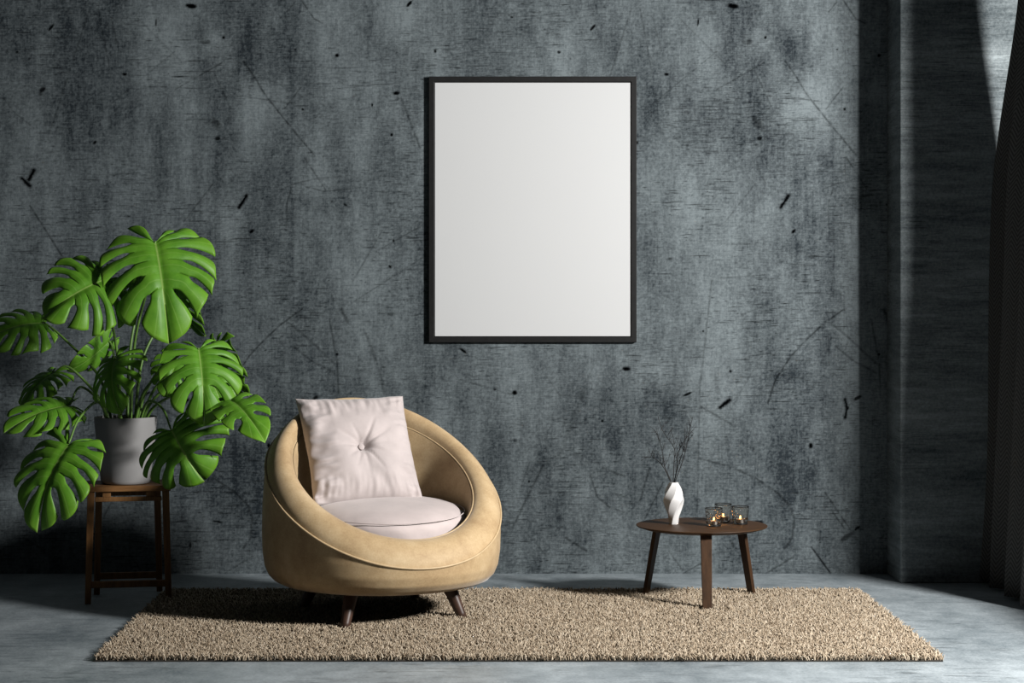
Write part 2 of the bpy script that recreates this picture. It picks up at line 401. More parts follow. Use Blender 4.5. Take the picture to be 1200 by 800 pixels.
def wall_wear(PX, PY):
    """PX,PY photo-unit grids -> dark marks, brightness shift"""
    H, W = PX.shape
    mark = np.zeros((H, W)); lev = np.zeros((H, W))
    xs = PX[0]; ys = PY[:, 0]
    def window(x0, x1, y0, y1):
        i = np.where((xs >= x0) & (xs <= x1))[0]; j = np.where((ys >= y0) & (ys <= y1))[0]
        if len(i) == 0 or len(j) == 0: return None
        return slice(j[0], j[-1]+1), slice(i[0], i[-1]+1)
    for k in (-3,-2,-1,0,1,2):
        dx = k*TILE
        for (cx,cy,rx,ry,an,dk) in pits:
            R = max(rx,ry)*2.4+2; w = window(cx+dx-R, cx+dx+R, cy-R, cy+R)
            if w is None: continue
            a = radians(an); X = PX[w]-cx-dx; Y = PY[w]-cy
            u = (X*cos(a)+Y*sin(a))/rx; v = (-X*sin(a)+Y*cos(a))/ry
            r = np.sqrt(u*u+v*v); g = dk/(1+np.exp((r-1)*8))
            mark[w] = np.maximum(mark[w], g)
        for (pts,hw,dk) in strokes:
            for (a, b) in zip(pts[:-1], pts[1:]):
                R = 5+hw*2
                w = window(min(a[0],b[0])+dx-R, max(a[0],b[0])+dx+R, min(a[1],b[1])-R, max(a[1],b[1])+R)
                if w is None: continue
                X = PX[w]-a[0]-dx; Y = PY[w]-a[1]; bx, by = b[0]-a[0], b[1]-a[1]
                t = np.clip((X*bx+Y*by)/(bx*bx+by*by), 0, 1)
                d = np.hypot(X-t*bx, Y-t*by)
                g = dk/(1+np.exp((d-hw)*3.2/max(hw,.8)))
                mark[w] = np.maximum(mark[w], g)
        for (cx,cy,sx,sy,am) in blobs:
            w = window(cx+dx-3*sx, cx+dx+3*sx, cy-3*sy, cy+3*sy)
            if w is None: continue
            lev[w] += am*np.exp(-((PX[w]-cx-dx)/sx)**2-((PY[w]-cy)/sy)**2)
    # narrow vertical trowel bands, same for every repeat
    r2 = np.random.default_rng(3)
    for k in range(46):
        c = r2.uniform(0, TILE); s = r2.uniform(2, 14); am = r2.uniform(-.085, .085); cy = r2.uniform(0, 680); sy = r2.uniform(60, 260)
        d = (xs-c+TILE/2) % TILE-TILE/2
        lev += am*np.exp(-(d/s)**2)[None,:]*np.exp(-((ys-cy)/sy)**2)[:,None]
    # woven trowel grain and thousands of short dashes
    def blur(a, n, ax):
        c = np.cumsum(np.concatenate([np.take(a, range(-n, 0), axis=ax), a], axis=ax), axis=ax)
        b = np.take(c, range(n, c.shape[ax]), axis=ax)-np.take(c, range(0, c.shape[ax]-n), axis=ax)
        return b/b.std()
    r3 = np.random.default_rng(11)
    g = lambda: r3.normal(size=(H, W))
    lev += .040*blur(blur(g(), 14, 1), 1, 0)+.028*blur(blur(g(), 18, 0), 1, 1)+.040*g()+.045*blur(blur(g(), 3, 0), 3, 1)
    cloud = blur(blur(blur(blur(g(), 95, 0), 22, 1), 95, 0), 22, 1)
    cloud2 = blur(blur(blur(blur(g(), 16, 0), 12, 1), 12, 0), 12, 1)
    lev += .030*cloud+.020*cloud2
    pit = blur(blur(g(), 3, 0), 4, 1)
    mark = np.maximum(mark, np.clip((pit-2.7)*.5, 0, .5))
    brk = np.clip(1.05+.35*blur(blur(g(), 5, 0), 5, 1), .35, 1.25)
    mark *= np.where(mark < .75, brk, 1)
    dens = blur(blur(blur(blur(g(), 50, 0), 70, 1), 50, 0), 70, 1)
    cnt = 0
    while cnt < 6500:
        j = r3.integers(0, H); i = r3.integers(0, W)
        if dens[j, i] < r3.normal(.55, .6): continue
        L = int(min(50, 3+r3.exponential(9))); a = r3.uniform(.15, .8)
        sl = slice(i, min(W, i+L)); env = np.sin(np.linspace(.15, pi-.15, L))[:min(W, i+L)-i]
        mark[j, sl] = np.maximum(mark[j, sl], a*env); cnt += 1
    for _ in range(1300):
        j = r3.integers(0, H); i = r3.integers(0, W); L = int(min(70, 4+r3.exponential(12))); a = r3.uniform(.05, .3)
        sl = slice(j, min(H, j+L)); env = np.sin(np.linspace(.15, pi-.15, L))[:min(H, j+L)-j]
        mark[sl, i] = np.maximum(mark[sl, i], a*env)
    mark = np.where(mark > .75, np.clip(mark*1.15, 0, 1), mark)
    return mark, lev

def concrete_wall():
    s = YW/F
    gx = np.concatenate([np.arange(XL, -2.2, .007)[:-1], np.arange(-2.2, 1.80, .0036), np.linspace(1.80, XR, 6)])
    gz = np.concatenate([np.arange(0, 2.56, .0036), np.append(np.arange(2.57, ZC, .007), ZC)])
    X, Z = np.meshgrid(gx, gz)
    PX = X/s+CX; PY = (CAMZ-Z)/s+HY
    mark, lev = wall_wear(PX, PY[:, :])
    H, W = X.shape
    co = np.stack([X, np.full_like(X, YW), Z], -1).reshape(-1, 3)
    idx = np.arange(H*W).reshape(H, W)
    q = np.stack([idx[:-1,:-1], idx[:-1,1:], idx[1:,1:], idx[1:,:-1]], -1).reshape(-1, 4)
    me = bpy.data.meshes.new('wall_back')
    me.vertices.add(len(co)); me.vertices.foreach_set('co', co.ravel().astype(np.float32))
    me.loops.add(len(q)*4); me.loops.foreach_set('vertex_index', q.ravel().astype(np.int32))
    me.polygons.add(len(q)); me.polygons.foreach_set('loop_start', (np.arange(len(q))*4).astype(np.int32))
    me.update(calc_edges=True)
    ca = me.color_attributes.new('wear', 'FLOAT_COLOR', 'POINT')
    c = np.ones((H*W, 4), np.float32); c[:,0] = mark.ravel(); c[:,1] = np.clip(.5+lev.ravel(), 0, 1); c[:,2] = 0
    ca.data.foreach_set('color', c.ravel())
    return struct(link('wall_back', me, M_wall))
concrete_wall()
struct(box('floor', (XL, -1.0, -.1), (3.0, YW+.1, 0), M_floor))
struct(box('ceiling', (XL, -1.0, ZC), (3.0, YW+.1, ZC+.1), M_ceil))
struct(box('wall_left', (XL-.1, -1.0, 0), (XL, YW+.1, ZC), M_side))
PY0 = 8.67; PXL = (1055-CX)/F*PY0
o = struct(box('trim_1', (PXL, PY0, 0), (XR, YW-.001, ZC), M_pil)); bevel(o, .006, 2)
# right wall with its window opening
WY0, WY1, WZ0, WZ1 = 4.5, 8.60, .79, 3.02
bm = bmesh.new(); XO = XR+.16
bm_box(bm, (XR,-1.0,0), (XO,WY0,ZC)); bm_box(bm, (XR,WY1,0), (XO,YW+.1,ZC))
bm_box(bm, (XR,WY0,0), (XO,WY1,WZ0)); bm_box(bm, (XR,WY0,WZ1), (XO,WY1,ZC))
struct(from_bm('wall_right', bm, M_side))
bm = bmesh.new(); t = .045
bm_box(bm, (XR+.06,WY0,WZ0), (XR+.11,WY0+t,WZ1)); bm_box(bm, (XR+.06,WY1-t,WZ0), (XR+.11,WY1,WZ1))
bm_box(bm, (XR+.06,WY0+t,WZ0), (XR+.11,WY1-t,WZ0+t)); bm_box(bm, (XR+.06,WY0+t,WZ1-t), (XR+.11,WY1-t,WZ1))
struct(from_bm('window_1', bm, M_windowframe))

# ------------------------------------------------------------------ curtain
def curtain():
    root = thing('curtain', (2.2, 8.3, 0), 'charcoal herringbone curtain hanging in folds at the right edge beside the pillar', 'curtain')
    ztop, zbot = 2.98, .015
    n, m = 260, 40
    def far_edge(z):   # far edge of the cloth: gathered back higher up
        k = min(1, max(0, (z-1.55)/1.1)); k = k*k*(3-2*k)
        return 8.645-.31*k
    def near_edge(z):
        k = min(1, max(0, z/1.4)); return 7.80-.10*k*k*(3-2*k)
    vs, uvs = [], []
    for j in range(m+1):
        z = zbot+(ztop-zbot)*j/m
        sp = max(0, 1-z/2.5)
        acc = 0; prev = None
        for i in range(n+1):
            t = i/n
            y = far_edge(z)+(near_edge(z)-far_edge(z))*t
            ph = t*3.6*2*pi+.6
            amp = .045*(1.0+.25*sp)
            xc = 2.215-.075*sp**1.2
            x = xc-amp*(1+cos(ph+.35*sin(3*z+t*5)))+amp
            yy = y+.012*sin(ph*2)
            # rounded outward folds
            vs.append((x-2.2, yy-8.3, z))
            if prev is not None: acc += math.hypot(x-prev[0], yy-prev[1])
            prev = (x, yy); uvs.append((acc, z))
    fs = [(j*(n+1)+i, j*(n+1)+i+1, (j+1)*(n+1)+i+1, (j+1)*(n+1)+i) for j in range(m) for i in range(n)]
    o = mesh('curtain_panel', vs, fs, M_curtain, root, True)
    uvl = o.data.uv_layers.new(name='UVMap')
    for l in o.data.loops: uvl.data[l.index].uv = uvs[l.vertex_index]
    sd = o.modifiers.new('thick', 'SOLIDIFY'); sd.thickness = .003; sd.offset = 0
    r = thing('curtain_rod', (2.2, 6.5, 3.04), 'black curtain rod above the window on the right wall, out of frame', 'curtain rod')
    tube('rod', [(0,-2.3,0),(0,2.14,0)], .014, M_rod, r, 12)
    for yy in (-2.1, 1.9):
        box('bracket', (0,yy-.012,-.012), (XR-2.2,yy+.012,.012), M_rod, r)
    for k in range(9):
        yy = 1.33+.09*k
        path = [(0+.024*cos(a), yy, .024*sin(a)-.008) for a in [2*pi*q/20 for q in range(20)]]
        tube('ring', path, .003, M_rod, root, 6, True).location = (0, 6.5-8.3, 3.04)
curtain()

# ------------------------------------------------------------------ picture frame
def picture():
    x0, x1, z0, z1 = -.240, .6664, 1.0117, 2.171
    yb = YW-.001; yf = yb-.022; b = .0235
    cx, cz = (x0+x1)/2, (z0+z1)/2
    r = thing('picture_frame', (cx, yb, cz), 'large blank white poster in a thin black frame on the concrete wall', 'picture')
    w, h = (x1-x0)/2, (z1-z0)/2
    # four mitred bars in one ring, rectangular section with rabbet
    vs, fs = [], []
    sec = [(0, 0), (0, yf-yb), (b, yf-yb), (b, 0)]   # inset, depth
    for sx, sz in ((-1,-1),(1,-1),(1,1),(-1,1)):
        for ins, dy in sec: vs.append((sx*(w-ins), dy, sz*(h-ins)))
    for c in range(4):
        c2 = (c+1)%4
        for k in range(4):
            k2 = (k+1)%4
            fs.append((c*4+k, c*4+k2, c2*4+k2, c2*4+k))
    o = mesh('frame_border', vs, fs, M_frame, r); bevel(o, .0015, 2)
    bm = bmesh.new(); bmesh.ops.recalc_face_normals
    box('backing_board', (-w+b-.0005, -.006, -h+b-.0005), (w-b+.0005, -.0005, h-b+.0005), M_black, r)
    g = .0035
    box('poster', (-w+b+g, -.016, -h+b+g), (w-b-g, -.006, h-b-g), M_paper, r)
picture()

# ------------------------------------------------------------------ rug
RX0, RX1, RY0, RY1 = -1.300, 1.535, 6.845, 8.375
legs_keepout = []
def rug():
    root = thing('shag_rug', ((RX0+RX1)/2, (RY0+RY1)/2, 0), 'beige shaggy rectangular rug lying on the concrete floor under chair and table', 'rug')
    cx, cy = (RX0+RX1)/2, (RY0+RY1)/2
    box('rug_backing', (RX0-cx, RY0-cy, .0005), (RX1-cx, RY1-cy, .006), M_backing, root)
    sp = .0068
    xs = np.arange(RX0+.003, RX1, sp); ys = np.arange(RY0+.003, RY1, sp)
    X, Y = np.meshgrid(xs, ys); X = X.ravel(); Y = Y.ravel(); n = len(X)
    X = X+rng.uniform(-.5,.5,n)*sp; Y = Y+rng.uniform(-.5,.5,n)*sp
    keep = np.ones(n, bool)
    for (lx, ly, lr) in legs_keepout: keep &= np.hypot(X-lx, Y-ly) > lr
    X, Y = X[keep], Y[keep]; n = len(X)
    hgt = rng.uniform(.011, .024, n); lean = rng.uniform(.002, .022, n); az = rng.uniform(0, 2*pi, n)
    rad = rng.uniform(.0018, .0032, n); rot = rng.uniform(0, 2*pi, n)
    S = 4; rings = [(0, .0, .75), (.5, .22, 1.0), (.88, .7, .85), (1.0, 1.0, .25)]
    V = np.zeros((n, len(rings), S, 3), np.float32)
    for r, (hz, bl, rr) in enumerate(rings):
        for s in range(S):
            a = rot+2*pi*s/S
            V[:,r,s,0] = X-cx+np.cos(az)*lean*bl+np.cos(a)*rad*rr
            V[:,r,s,1] = Y-cy+np.sin(az)*lean*bl+np.sin(a)*rad*rr
            V[:,r,s,2] = .005+hgt*hz
    R = len(rings); base = np.arange(n)[:,None]*(R*S)
    q = []
    for r in range(R-1):
        for s in range(S):
            s2 = (s+1)%S
            q.append([r*S+s, r*S+s2, (r+1)*S+s2, (r+1)*S+s])
    q.append([(R-1)*S+k for k in range(S)])
    q = np.array(q)
    Q = (base[:,:,None]+q[None]).reshape(-1, 4)
    me = bpy.data.meshes.new('pile')
    co = V.reshape(-1, 3)
    me.vertices.add(len(co)); me.vertices.foreach_set('co', co.ravel())
    me.loops.add(len(Q)*4); me.loops.foreach_set('vertex_index', Q.ravel().astype(np.int32))
    me.polygons.add(len(Q)); me.polygons.foreach_set('loop_start', (np.arange(len(Q))*4).astype(np.int32))
    me.update(calc_edges=True)
    ca = me.color_attributes.new('yarn', 'FLOAT_COLOR', 'POINT')
    c = np.repeat(rng.beta(2.2, 1.7, n), R*S)
    ca.data.foreach_set('color', np.stack([c,c,c,np.ones_like(c)], -1).ravel().astype(np.float32))
    o = link('pile', me, M_pile, root); o['kind'] = 'stuff'
    me.polygons.foreach_set('use_smooth', np.ones(len(Q), bool))

# ------------------------------------------------------------------ armchair
CC = Vector((-.388, 7.775, 0)); FA = math.atan2(-.906, .423)   # direction the chair faces
def armchair():
    root = thing('tub_armchair', (CC.x, CC.y, .006), 'round tan leather tub armchair with sloping rim on short dark legs', 'armchair')
    Z0 = .006
    Rz = [(.132,.345),(.138,.378),(.150,.406),(.172,.428),(.205,.442),(.26,.450),(.33,.452),(.43,.450),(.53,.444),(.63,.431),(.71,.415),(.79,.395),(.9,.36)]
    def R(z):
        for (a,ra),(b,rb) in zip(Rz[:-1], Rz[1:]):
            if z <= b: 
                t = max(0,(z-a)/(b-a)); return ra+(rb-ra)*t
        return Rz[-1][1]
    MS = .60
    def O(a):     # outer rim seam, a = angle from the facing direction
        z = .5
        for _ in range(30): z = .506-MS*R(z)*cos(a)
        return R(z), z
    def I(a):     # inner rim seam
        r = .352-.020*(1-cos(a))/2
        return r, .541-MS*r*cos(a)
    nA = 144
    def ring_mesh(name, fun, npt, mat):
        vs, fs = [], []
        for k in range(nA):
            a = 2*pi*k/nA
            for (r, z) in fun(a):
                vs.append((r*cos(FA+a), r*sin(FA+a), z-Z0))
        for k in range(nA):
            k2 = (k+1)%nA
            for i in range(npt-1):
                fs.append((k*npt+i, k2*npt+i, k2*npt+i+1, k*npt+i+1))
        return mesh(name, vs, fs, mat, root, True)
    nb = 22
    def body(a):
        ro, zo = O(a); out = [(0.0,.130),(.2,.130),(.315,.130)]
        for i in range(nb):
            t = i/(nb-1); z = .132+(zo-.132)*t**1.25
            out.append((R(z), z))
        return out
    ring_mesh('shell', body, nb+3, M_leather)
    nr = 15
    def band(a):
        ro, zo = O(a); ri, zi = I(a); out = []
        h = .034+.050*((1-cos(a))/2)**1.5
        # normal of the sloping rim plane in this radial section
        sl = math.atan(MS*cos(a)); nx, nz = sin(sl)*.75+.0, cos(sl)
        for i in range(nr):
            t = i/(nr-1); b = sin(pi*t)**.62*h
            r = ro+(ri-ro)*t+nx*b; z = zo+(zi-zo)*t+nz*b
            out.append((r, z))
        return out
    ring_mesh('rim', band, nr, M_leather)
    ni = 12
    def inner(a):
        ri, zi = I(a); out = []
        for i in range(ni):
            t = i/(ni-1); z = zi+(.262-zi)*t
            out.append((ri-.004-.035*t**.6+.02*sin(pi*t)*(zi-.3), z))
        out.append((.2,.262)); out.append((0,.262))
        return out
    ring_mesh('inner_lining', inner, ni+2, M_leather)
    for f, rr in ((O, .0042), (I, .0036)):
        path = []
        for k in range(nA):
            a = 2*pi*k/nA; r, z = f(a)
            path.append((r*cos(FA+a)*1.004, r*sin(FA+a)*1.004, z-Z0+.002))
        tube('piping', path, rr, M_piping, root, 8, True)
    for (lx, ly) in ((-.118,-.355),(.312,-.115),(.118,.345),(-.312,.115)):
        top = (lx*.80, ly*.80, .15-Z0); bot = (lx, ly, .001)
        path = [Vector(bot).lerp(Vector(top), i/6) for i in range(7)]
        tube('leg', path, [.0165+.0120*(i/6) for i in range(7)], M_chairleg, root, 16)
        legs_keepout.append((CC.x+lx, CC.y+ly, .017))
    # round seat cushion
    SC = thing('seat_cushion', (CC.x+.012, CC.y-.004, .296), 'round blush linen seat cushion lying inside the tan armchair', 'cushion')
    rc, th = .308, .120
    prof = []
    for i in range(13):
        t = i/12; a = -pi/2+pi*t
        # boxy side with rounded corners
        prof.append((rc*(1-.045*(abs(sin(a))**4))-.003, th/2+(th/2-.008)*.93*math.copysign(abs(sin(a))**.8, sin(a))))
    full = [(0,.004),(rc*.5,.003),(rc*.85,.005)]+prof+[(rc*.88,th+.006),(rc*.6,th+.022),(rc*.3,th+.030),(0,th+.032)]
    def wob(r, z, a): return r*(1+.006*sin(9*a)*(.5+.5*sin(z*40))+.004*sin(17*a+z*60))
    c = lathe('cushion_body', full, M_linen2, SC, 96, wob)
    seam = [((rc-.007)*cos(2*pi*k/96), (rc-.007)*sin(2*pi*k/96), th-.006) for k in range(96)]
    tube('seam', seam, .0018, M_linen2, c, 6, True)
    SC.rotation_euler = (radians(4.0), radians(1.0), 0)
    # square throw pillow with a tufted button
    psi, lam = radians(24.5), radians(28)
    nrm = Vector((sin(psi)*cos(lam), -cos(psi)*cos(lam), sin(lam)))
    up = Vector((-sin(psi)*sin(lam), cos(psi)*sin(lam), cos(lam)))
    rt = up.cross(nrm).normalized()
    if rt.x < 0: rt = -rt
    C = P(421, 527, 7.90)
    PL = thing('throw_pillow', C, 'square blush linen throw pillow with a tufted centre button leaning in the armchair', 'pillow')
    Mx = Matrix((rt, -nrm, up)).transposed().to_4x4()   # local x right, -y front, z up
    PL.rotation_euler = Mx.to_euler()
    a, n = .224, 84
    def face(s, t, front):
        es = 1-.055*(1-t*t); et = 1-.055*(1-s*s)
        x = a*s*es; z = a*t*et
        q = max(0,(1-abs(s)**3.0))*max(0,(1-abs(t)**3.0))
        h = .078*q**.55
        r = math.hypot(s, t); th = math.atan2(t, s)
        if front:
            h -= .040*math.exp(-(r/.13)**2)+.012*math.exp(-(r/.35)**2)
            for (ang, w, L, am) in ((28,.10,.62,.013),(62,.085,.60,.014),(118,.07,.45,.010),(150,.09,.55,.012),(182,.07,.7,.010),
                                  (215,.10,.45,.011),(243,.07,.5,.010),(272,.09,.6,.008),(300,.07,.62,.012),(332,.08,.6,.012),(2,.06,.55,.008)):
                dth = (th-radians(ang)+pi)%(2*pi)-pi
                h -= am*math.exp(-(dth*max(r,.08)/(w*.32))**2)*max(0,1-r/L)**.7*min(1,r/.06)
        edge = max(abs(s), abs(t))
        ntv = mnoise.noise(Vector((s*7.5, t*2.2, 3.1)))+.5*mnoise.noise(Vector((s*15, t*4, 8.1)))
        nsv = mnoise.noise(Vector((s*2.2, t*7.5, 5.7)))+.5*mnoise.noise(Vector((s*4, t*15, 1.3)))
        cr = .020*ntv*max(0,(abs(t)-.50)/.5)*(1-abs(t)**8)+.026*nsv*max(0,(abs(s)-.50)/.5)*(1-abs(s)**8)*(1.5 if s < 0 else .8)
        cr += .006*mnoise.noise(Vector((s*3, t*3, .5)))
        h += cr+ .003*sin(7*s+3*t)*q
        z -= .012*(1-abs(t))*0
        return x, (-h if front else h*.8), z
    vs, fs = [], []
    for fr in (True, False):
        for j in range(n+1):
            for i in range(n+1):
                s, t = -1+2*i/n, -1+2*j/n
                s = sin(s*pi/2)*.4+s*.6; t = sin(t*pi/2)*.4+t*.6
                x, y, z = face(s, t, fr)
                if i in (0,n) or j in (0,n): y = 0
                vs.append((x, y, z))
    m2 = (n+1)*(n+1)
    for j in range(n):
        for i in range(n):
            A = j*(n+1)+i
            fs.append((A, A+1, A+n+2, A+n+1)); B = A+m2
            fs.append((B, B+n+1, B+n+2, B+1))
    bmv = bmesh.new(); me = bpy.data.meshes.new('tmp'); me.from_pydata(vs, [], fs); bmv.from_mesh(me)
    bmesh.ops.remove_doubles(bmv, verts=bmv.verts, dist=1e-5)
    pb = from_bm('pillow_body', bmv, M_linen, PL, True)
    bprof = [(0,0),(.010,.0),(.0125,.003),(.0115,.0065),(.007,.009),(0,.010)]
    b = lathe('button', bprof, M_linen, pb, 24)
    b.rotation_euler = (pi/2, 0, 0); b.location = (0, -.024, 0)
armchair()

# ------------------------------------------------------------------ coffee table
TC = Vector((.864, 8.125, 0)); TZ = .310
def table():
    r = thing('coffee_table', (TC.x, TC.y, .006), 'small round dark walnut coffee table with three slanted legs on the rug', 'table')
    z = TZ-.006
    lathe('tabletop', [(0,z-.016),(.225,z-.016),(.256,z-.006),(.2595,z-.003),(.259,z-.0005),(.257,z),(0,z)], M_table, r, 128)
    for i, (dx, dy) in enumerate(((-.007,-.272),(-.212,.135),(.217,.135))):
        ang = math.atan2(dy, dx)+pi/2
        k = .78
        pass
        top = (dx*k, dy*k, z-.0155); bot = (dx, dy, .001)
        prism_leg('leg', top, bot, .044, .017, .036, .015, M_tleg, r, ang, .002)
        legs_keepout.append((TC.x+dx, TC.y+dy, .027))
table()

# ------------------------------------------------------------------ vase with twigs
VX, VY = .7555, 8.15
def vase():
    prof = []
    pts = [(.0165,0),(.0175,.004),(.023,.03),(.0325,.065),(.040,.092),(.0405,.105),(.037,.122),(.029,.142),(.0215,.156),(.0165,.166)]
    pr = catmull([(a, b, 0) for a, b in pts], 48)
    ns = 6
    def rf(r, z, a):
        ph = (a*1.0-z/.166*radians(125)) % (2*pi/ns)-pi/ns
        pol = cos(pi/ns)/cos(ph)
        return r*(pol*1.06)
    inner = [(.0130,.166),(.0125,.155),(.012,.14),(0,.139)]
    o = lathe('ceramic_vase', [(0,0.0)]+[(p.x, p.y) for p in pr]+inner, M_ceramic, None, 180, rf)
    autosmooth(o, 24)
    o.location = (VX, VY, TZ)
    tag(o, 'small white ceramic vase with twisted facets on the round table, holding black twigs', 'vase')
vase()
def twig(k, pts, label, subs):
    d0 = VY
    base = Vector((VX+.004*cos(k*1.3), VY+.004*sin(k*1.3), TZ+.142))
    dy = .03*sin(k*2.1)
    path = [base]+[P(px, py, d0+dy*(i+1)/len(pts)) for i, (px, py) in enumerate(pts)]
    path = catmull(path, 6*(len(path)-1))
    vs, fs = tube_data(path, [.0022*(1-.55*i/len(path)) for i in range(len(path))], 5)
    r = random.Random(k)
    def br(start, dirv, L, rad, depth):
        q = [start]; d = dirv.normalized()
        n = 5
        for i in range(n):
            d = (d+Vector((r.uniform(-.22,.22), r.uniform(-.22,.22), r.uniform(-.1,.22)))).normalized()
            q.append(q[-1]+d*L/n)
        v, f = tube_data(q, [rad*(1-.5*i/n) for i in range(n+1)], 4)
        o = len(vs); vs.extend(v); fs.extend(tuple(x+o for x in ff) for ff in f)
        # bud at the end
        v, f = tube_data([q[-1], q[-1]+d*.0018, q[-1]+d*.0036], [rad*.6, rad*1.5, rad*.3], 4)
        o = len(vs); vs.extend(v); fs.extend(tuple(x+o for x in ff) for ff in f)
        if depth:
            for j in range(r.choice((1,2,2))):
                i = r.randint(1, n-1)
                sd = d+Vector((r.uniform(-.8,.8), r.uniform(-.6,.6), r.uniform(-.2,.5)))
                br(q[i], sd, L*r.uniform(.4,.65), rad*.7, depth-1)
    for (f0, dx, dz, L) in subs:
        i = int(f0*(len(path)-1))
        br(path[i], Vector((dx, r.uniform(-.4,.4), dz)), L, .0014, 1)
    for q in range(6):
        i = int(r.uniform(.4, .97)*(len(path)-1))
        br(path[i], Vector((r.uniform(-.9,.9), r.uniform(-.5,.5), 1)), r.uniform(.018,.045), .0012, 1)
    # axis as mesh in its own frame
    o = mesh('dried_twig', [Vector(v)-base for v in vs], fs, M_twig, None, True)
    o.location = base
    tag(o, label, 'twig', 'dried twigs in the white vase')
twig(1, [(786,565),(778,548),(767,537),(752,535)], 'black dried twig arching furthest left out of the white vase', [(.55,-.5,1,.045),(.75,-1,.5,.035),(.9,-.9,-.35,.03),(.62,-.1,1,.05)])
twig(2, [(787,565),(779,546),(776,528),(770,508),(763,506)], 'black dried twig in the white vase, second from the left with a forked top', [(.4,.25,1,.05),(.7,-.6,.8,.03),(.6,.5,1,.04)])
twig(3, [(789,565),(790,541),(790,525),(777,505),(771,488)], 'tallest black dried twig in the white vase, bending to the left above the middle', [(.6,-.4,1,.03),(.85,.3,1,.03),(.5,.1,1,.10)])
twig(4, [(790,565),(793,550),(795,530),(801,518),(811,505)], 'black dried twig in the middle of the white vase, bushy and leaning slightly right', [(.55,.1,1,.05),(.7,-.4,1,.04),(.8,.6,.8,.03),(.45,-.1,1,.05)])
twig(5, [(791,565),(800,540),(805,521),(809,500),(812,488)], 'black dried twig leaning furthest right out of the white vase', [(.5,-.3,1,.045),(.65,.5,1,.035),(.8,-.5,1,.03)])
twig(6, [(790,565),(795,545),(801,527),(804,512)], 'short black dried twig just left of the rightmost one in the white vase', [(.5,.2,1,.03),(.75,-.7,.8,.025)])

# ------------------------------------------------------------------ candle holders
def candles():
    h, R1, R0 = .070, .0345, .0285
    hold = thing('glass_candle_holder', (0,0,0), 'x', 'candle holder', 'candle holders on the round table')
    prof = [(0,.0),(R0-.003,.0),(R0,.003),(R0+.003,.02),(R1-.001,.05),(R1,h),(R1-.0022,h),(R1-.0035,.05),(R0+.0008,.02),(R0-.003,.0055),(0,.0055)]
    g = lathe('glass_cup', prof, M_glass, hold, 64)
    rim = tube('rim', [((R1-.001)*cos(2*pi*k/48),(R1-.001)*sin(2*pi*k/48),h) for k in range(48)], .0014, M_wire, hold, 8, True)
    foot = tube('foot_ring', [((R0)*cos(2*pi*k/48),(R0)*sin(2*pi*k/48),.0018) for k in range(48)], .0012, M_wire, hold, 8, True)
    tl = thing('tealight', (0,0,0), 'x', 'candle', 'tealights in the glass holders')
    cup = lathe('metal_cup', [(0,.0),(.0185,.0),(.019,.002),(.019,.014),(.0196,.0145),(.0184,.0145),(.018,.0115),(0,.0115)], M_cup, tl, 32)
    wax = lathe('wax', [(.0,.0117),(.0178,.0117),(.0178,.0125),(0,.0122)], M_wax, tl, 24)
    wick = tube('wick', [(0,0,.0122),(.0003,0,.0165)], .0007, M_wick, wax, 6)
    flame = lathe('flame', [(0,.0150),(.0022,.0165),(.0034,.019),(.0026,.023),(.0012,.0265),(0,.0295)], M_flame, tl, 16)
    spots = [(836.5, 616.0, 'front left glass candle holder of three, nearest the vase', 'lit tealight burning in the front left candle holder'),
             (867.5, 613.8, 'rightmost glass candle holder of three, nearest the table edge', 'lit tealight burning in the rightmost candle holder'),
             (847.5, 610.8, 'rear middle glass candle holder of three, half hidden by the front ones', 'lit tealight burning in the rear middle candle holder')]
    for i, (px, py, l1, l2) in enumerate(spots):
        d = (CAMZ-TZ)*F/(py-HY); x = (px-CX)/F*d
        for src, lab, z in ((hold, l1, TZ), (tl, l2, TZ+.0056)):
            if i == 0: r = src
            else:
                r = src.copy(); COL.objects.link(r)
                for ch in src.children:
                    c = ch.copy(); COL.objects.link(c); c.parent = r
                    for g2 in ch.children:
                        e = g2.copy(); COL.objects.link(e); e.parent = c
            r.location = (x, d, z); r.rotation_euler = (0, 0, i*1.1); r['label'] = lab
candles()

# ------------------------------------------------------------------ stool
SX, SY, SA = -1.432, 8.25, radians(10)
def stool():
    r = thing('wooden_stool', (SX, SY, 0), 'reddish brown wooden stool carrying the monstera pot beside the rug', 'stool')
    r.rotation_euler = (0, 0, SA)
    zt = .464
    w, d = .166, .132
    bm = bmesh.new()
    bm_box(bm, (-w,-d,zt-.022), (w,-.047,zt)); bm_box(bm, (-w,-.044,zt-.022), (w,.044,zt)); bm_box(bm, (-w,.047,zt-.022), (w,d,zt))
    bevel(from_bm('seat', bm, M_stoolseat, r), .002)
    legs = []
    for sx in (-1, 1):
        for sy in (-1, 1):
            rest = .0062 if sx > 0 else 0.0
            kx = 1 if sy < 0 else .80
            top = (sx*.146*kx, sy*.112, zt-.0225); bot = (sx*.158*kx, sy*.125, rest)
            prism_leg('leg', top, bot, .028, .026, .024, .024, M_stool, r, 0, .002)
            if sx > 0:
                c, s = cos(SA), sin(SA)
                legs_keepout.append((SX+bot[0]*c-bot[1]*s, SY+bot[0]*s+bot[1]*c, .022))
    for sy in (-1, 1):
        kx = 1 if sy < 0 else .80
        box('stretcher', (-.145*kx,sy*.123-.009,.062), (.145*kx,sy*.123+.009,.088), M_stool, r, .002)
        box('apron_rail', (-.131*kx,sy*.113-.008,zt-.062), (.131*kx,sy*.113+.008,zt-.044), M_stool, r, .002)
        for sx in (-1, 1):
            box('apron_block', (sx*.085-.016,sy*.113-.007,zt-.0435), (sx*.085+.016,sy*.113+.007,zt-.0225), M_stool, r, .001)
stool()
rug()

